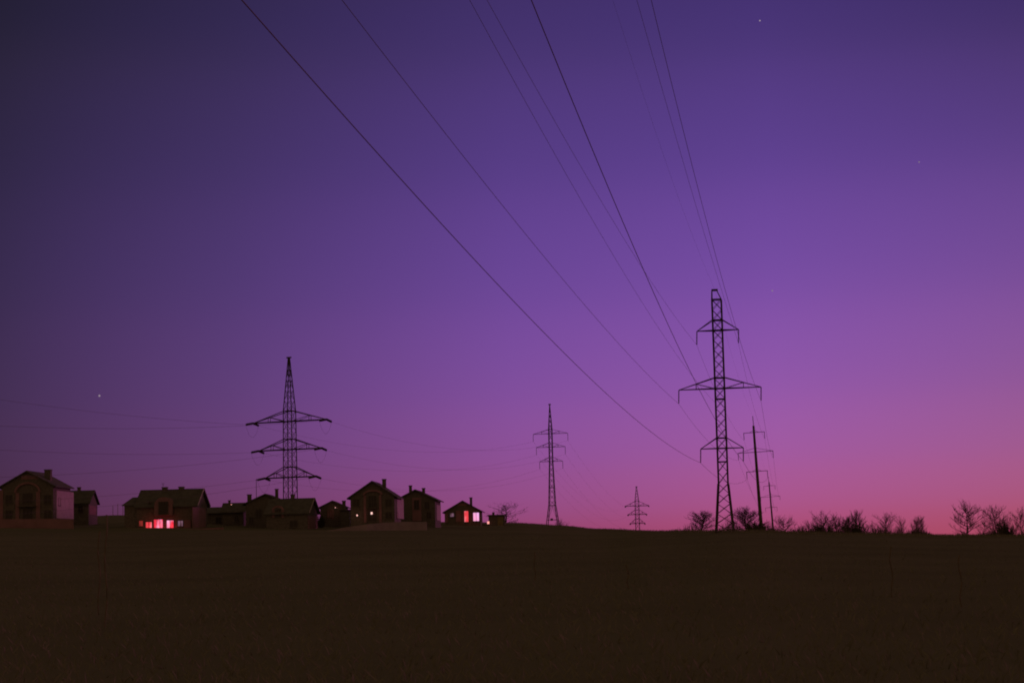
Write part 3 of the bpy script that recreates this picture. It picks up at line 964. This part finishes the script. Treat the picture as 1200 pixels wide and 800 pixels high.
def near(rnd):
    y = 14 + 270 * rnd.random() ** 2.2; u = rnd.uniform(-.34, .34)
    return u * y, y, rnd.uniform(.05, .22), .006 + y * .00012, .15


def ridge(rnd):
    px = rnd.uniform(560, 1290); row, yc, _ = interp(px, CREST); y = yc + rnd.uniform(-25, 12)
    return (px - 600) / F * y, y, rnd.uniform(.08, .42) * (1.25 if px > 780 else .8), .02, .2


def scrub(rnd):
    px = rnd.choice((rnd.gauss(900, 60), rnd.gauss(1010, 50), rnd.gauss(1075, 25), rnd.gauss(1165, 25), rnd.uniform(780, 1260)))
    row, yc, _ = interp(px, CREST); y = yc + rnd.uniform(8, 45)
    return (px - 600) / F * y, y, rnd.uniform(.3, 1.9) * (.62 + .38 * math.sin(px / 7.0)) * (.25 if 1088 < px < 1118 or px < 795 else 1), .011, .45


strands(45000, near, 'grass', 'short dry grass covering the dark slope', 'grass', M['grass'])
strands(22000, ridge, 'ridge_grass', 'rough grass tips along the crest line', 'grass', M['grass'])
strands(11000, scrub, 'undergrowth', 'thin leafless scrub between the trees on the crest', 'scrub', M['bark'])

# slim stakes standing in the dark field
ST = [(116, 622, 720, 'shorter of two pale thin stakes standing close together at the left'), (124, 603, 735, 'taller of two pale thin stakes standing close together at the left'),
      (627, 646, 680, 'short thin stake in the dark field below the middle pylon'), (736, 662, 690, 'short thin stake in the dark field below the far pylon'),
      (1046, 640, 700, 'thin stake in the dark field below the row of trees'), (1127, 650, 712, 'thin stake in the dark field nearest the right edge')]
for px, rt_, rb_, lb in ST:
    Y = 12.0
    for _ in range(400):           # walk out to where the field is seen at that row
        q = W(px, rb_, Y)
        if q.z <= ground_z(q.x, q.y): break
        Y += .5
    q = W(px, rb_, Y); g = ground_z(q.x, q.y); hh = W(px, rt_, Y).z - g
    m = MB(); m.tube([(.03 * math.sin(i * 1.3 + px), 0, -.1 + (hh + .1) * i / 8) for i in range(9)], .012 + Y * .0002, 6)
    o = m.build('stake', M['stake']); o.location = (q.x, q.y, g)
    tag(o, lb, 'stake', 'thin stakes in the field'); print('stake', px, round(Y, 1), round(hh, 2))

# planets and stars of the dusk sky
for px, row, rr, st, lb in ((116.5, 463.5, 4.0, .3, 'bright planet low in the sky at the left above the houses'), (890.5, 24.5, 3.2, .34, 'star high in the sky near the top right'),
                            (1077, 190, 3.0, .22, 'very faint star at the upper right'), (905, 340.5, 3.0, .24, 'faint star just right of the top of the tallest pylon')):
    m = bpy.data.materials.new('starlight'); m.use_nodes = True
    b = m.node_tree.nodes['Principled BSDF']; b.inputs['Base Color'].default_value = (0, 0, 0, 1)
    b.inputs['Emission Color'].default_value = (1, .8, .95, 1); b.inputs['Emission Strength'].default_value = st
    bm = bmesh.new(); bmesh.ops.create_icosphere(bm, subdivisions=2, radius=rr * 1.2)
    me = bpy.data.meshes.new('star'); bm.to_mesh(me); bm.free(); me.materials.append(m)
    o = bpy.data.objects.new('star', me); C.objects.link(o); o.location = W(px, row, 9000); tag(o, lb, 'star', 'lights in the dusk sky')
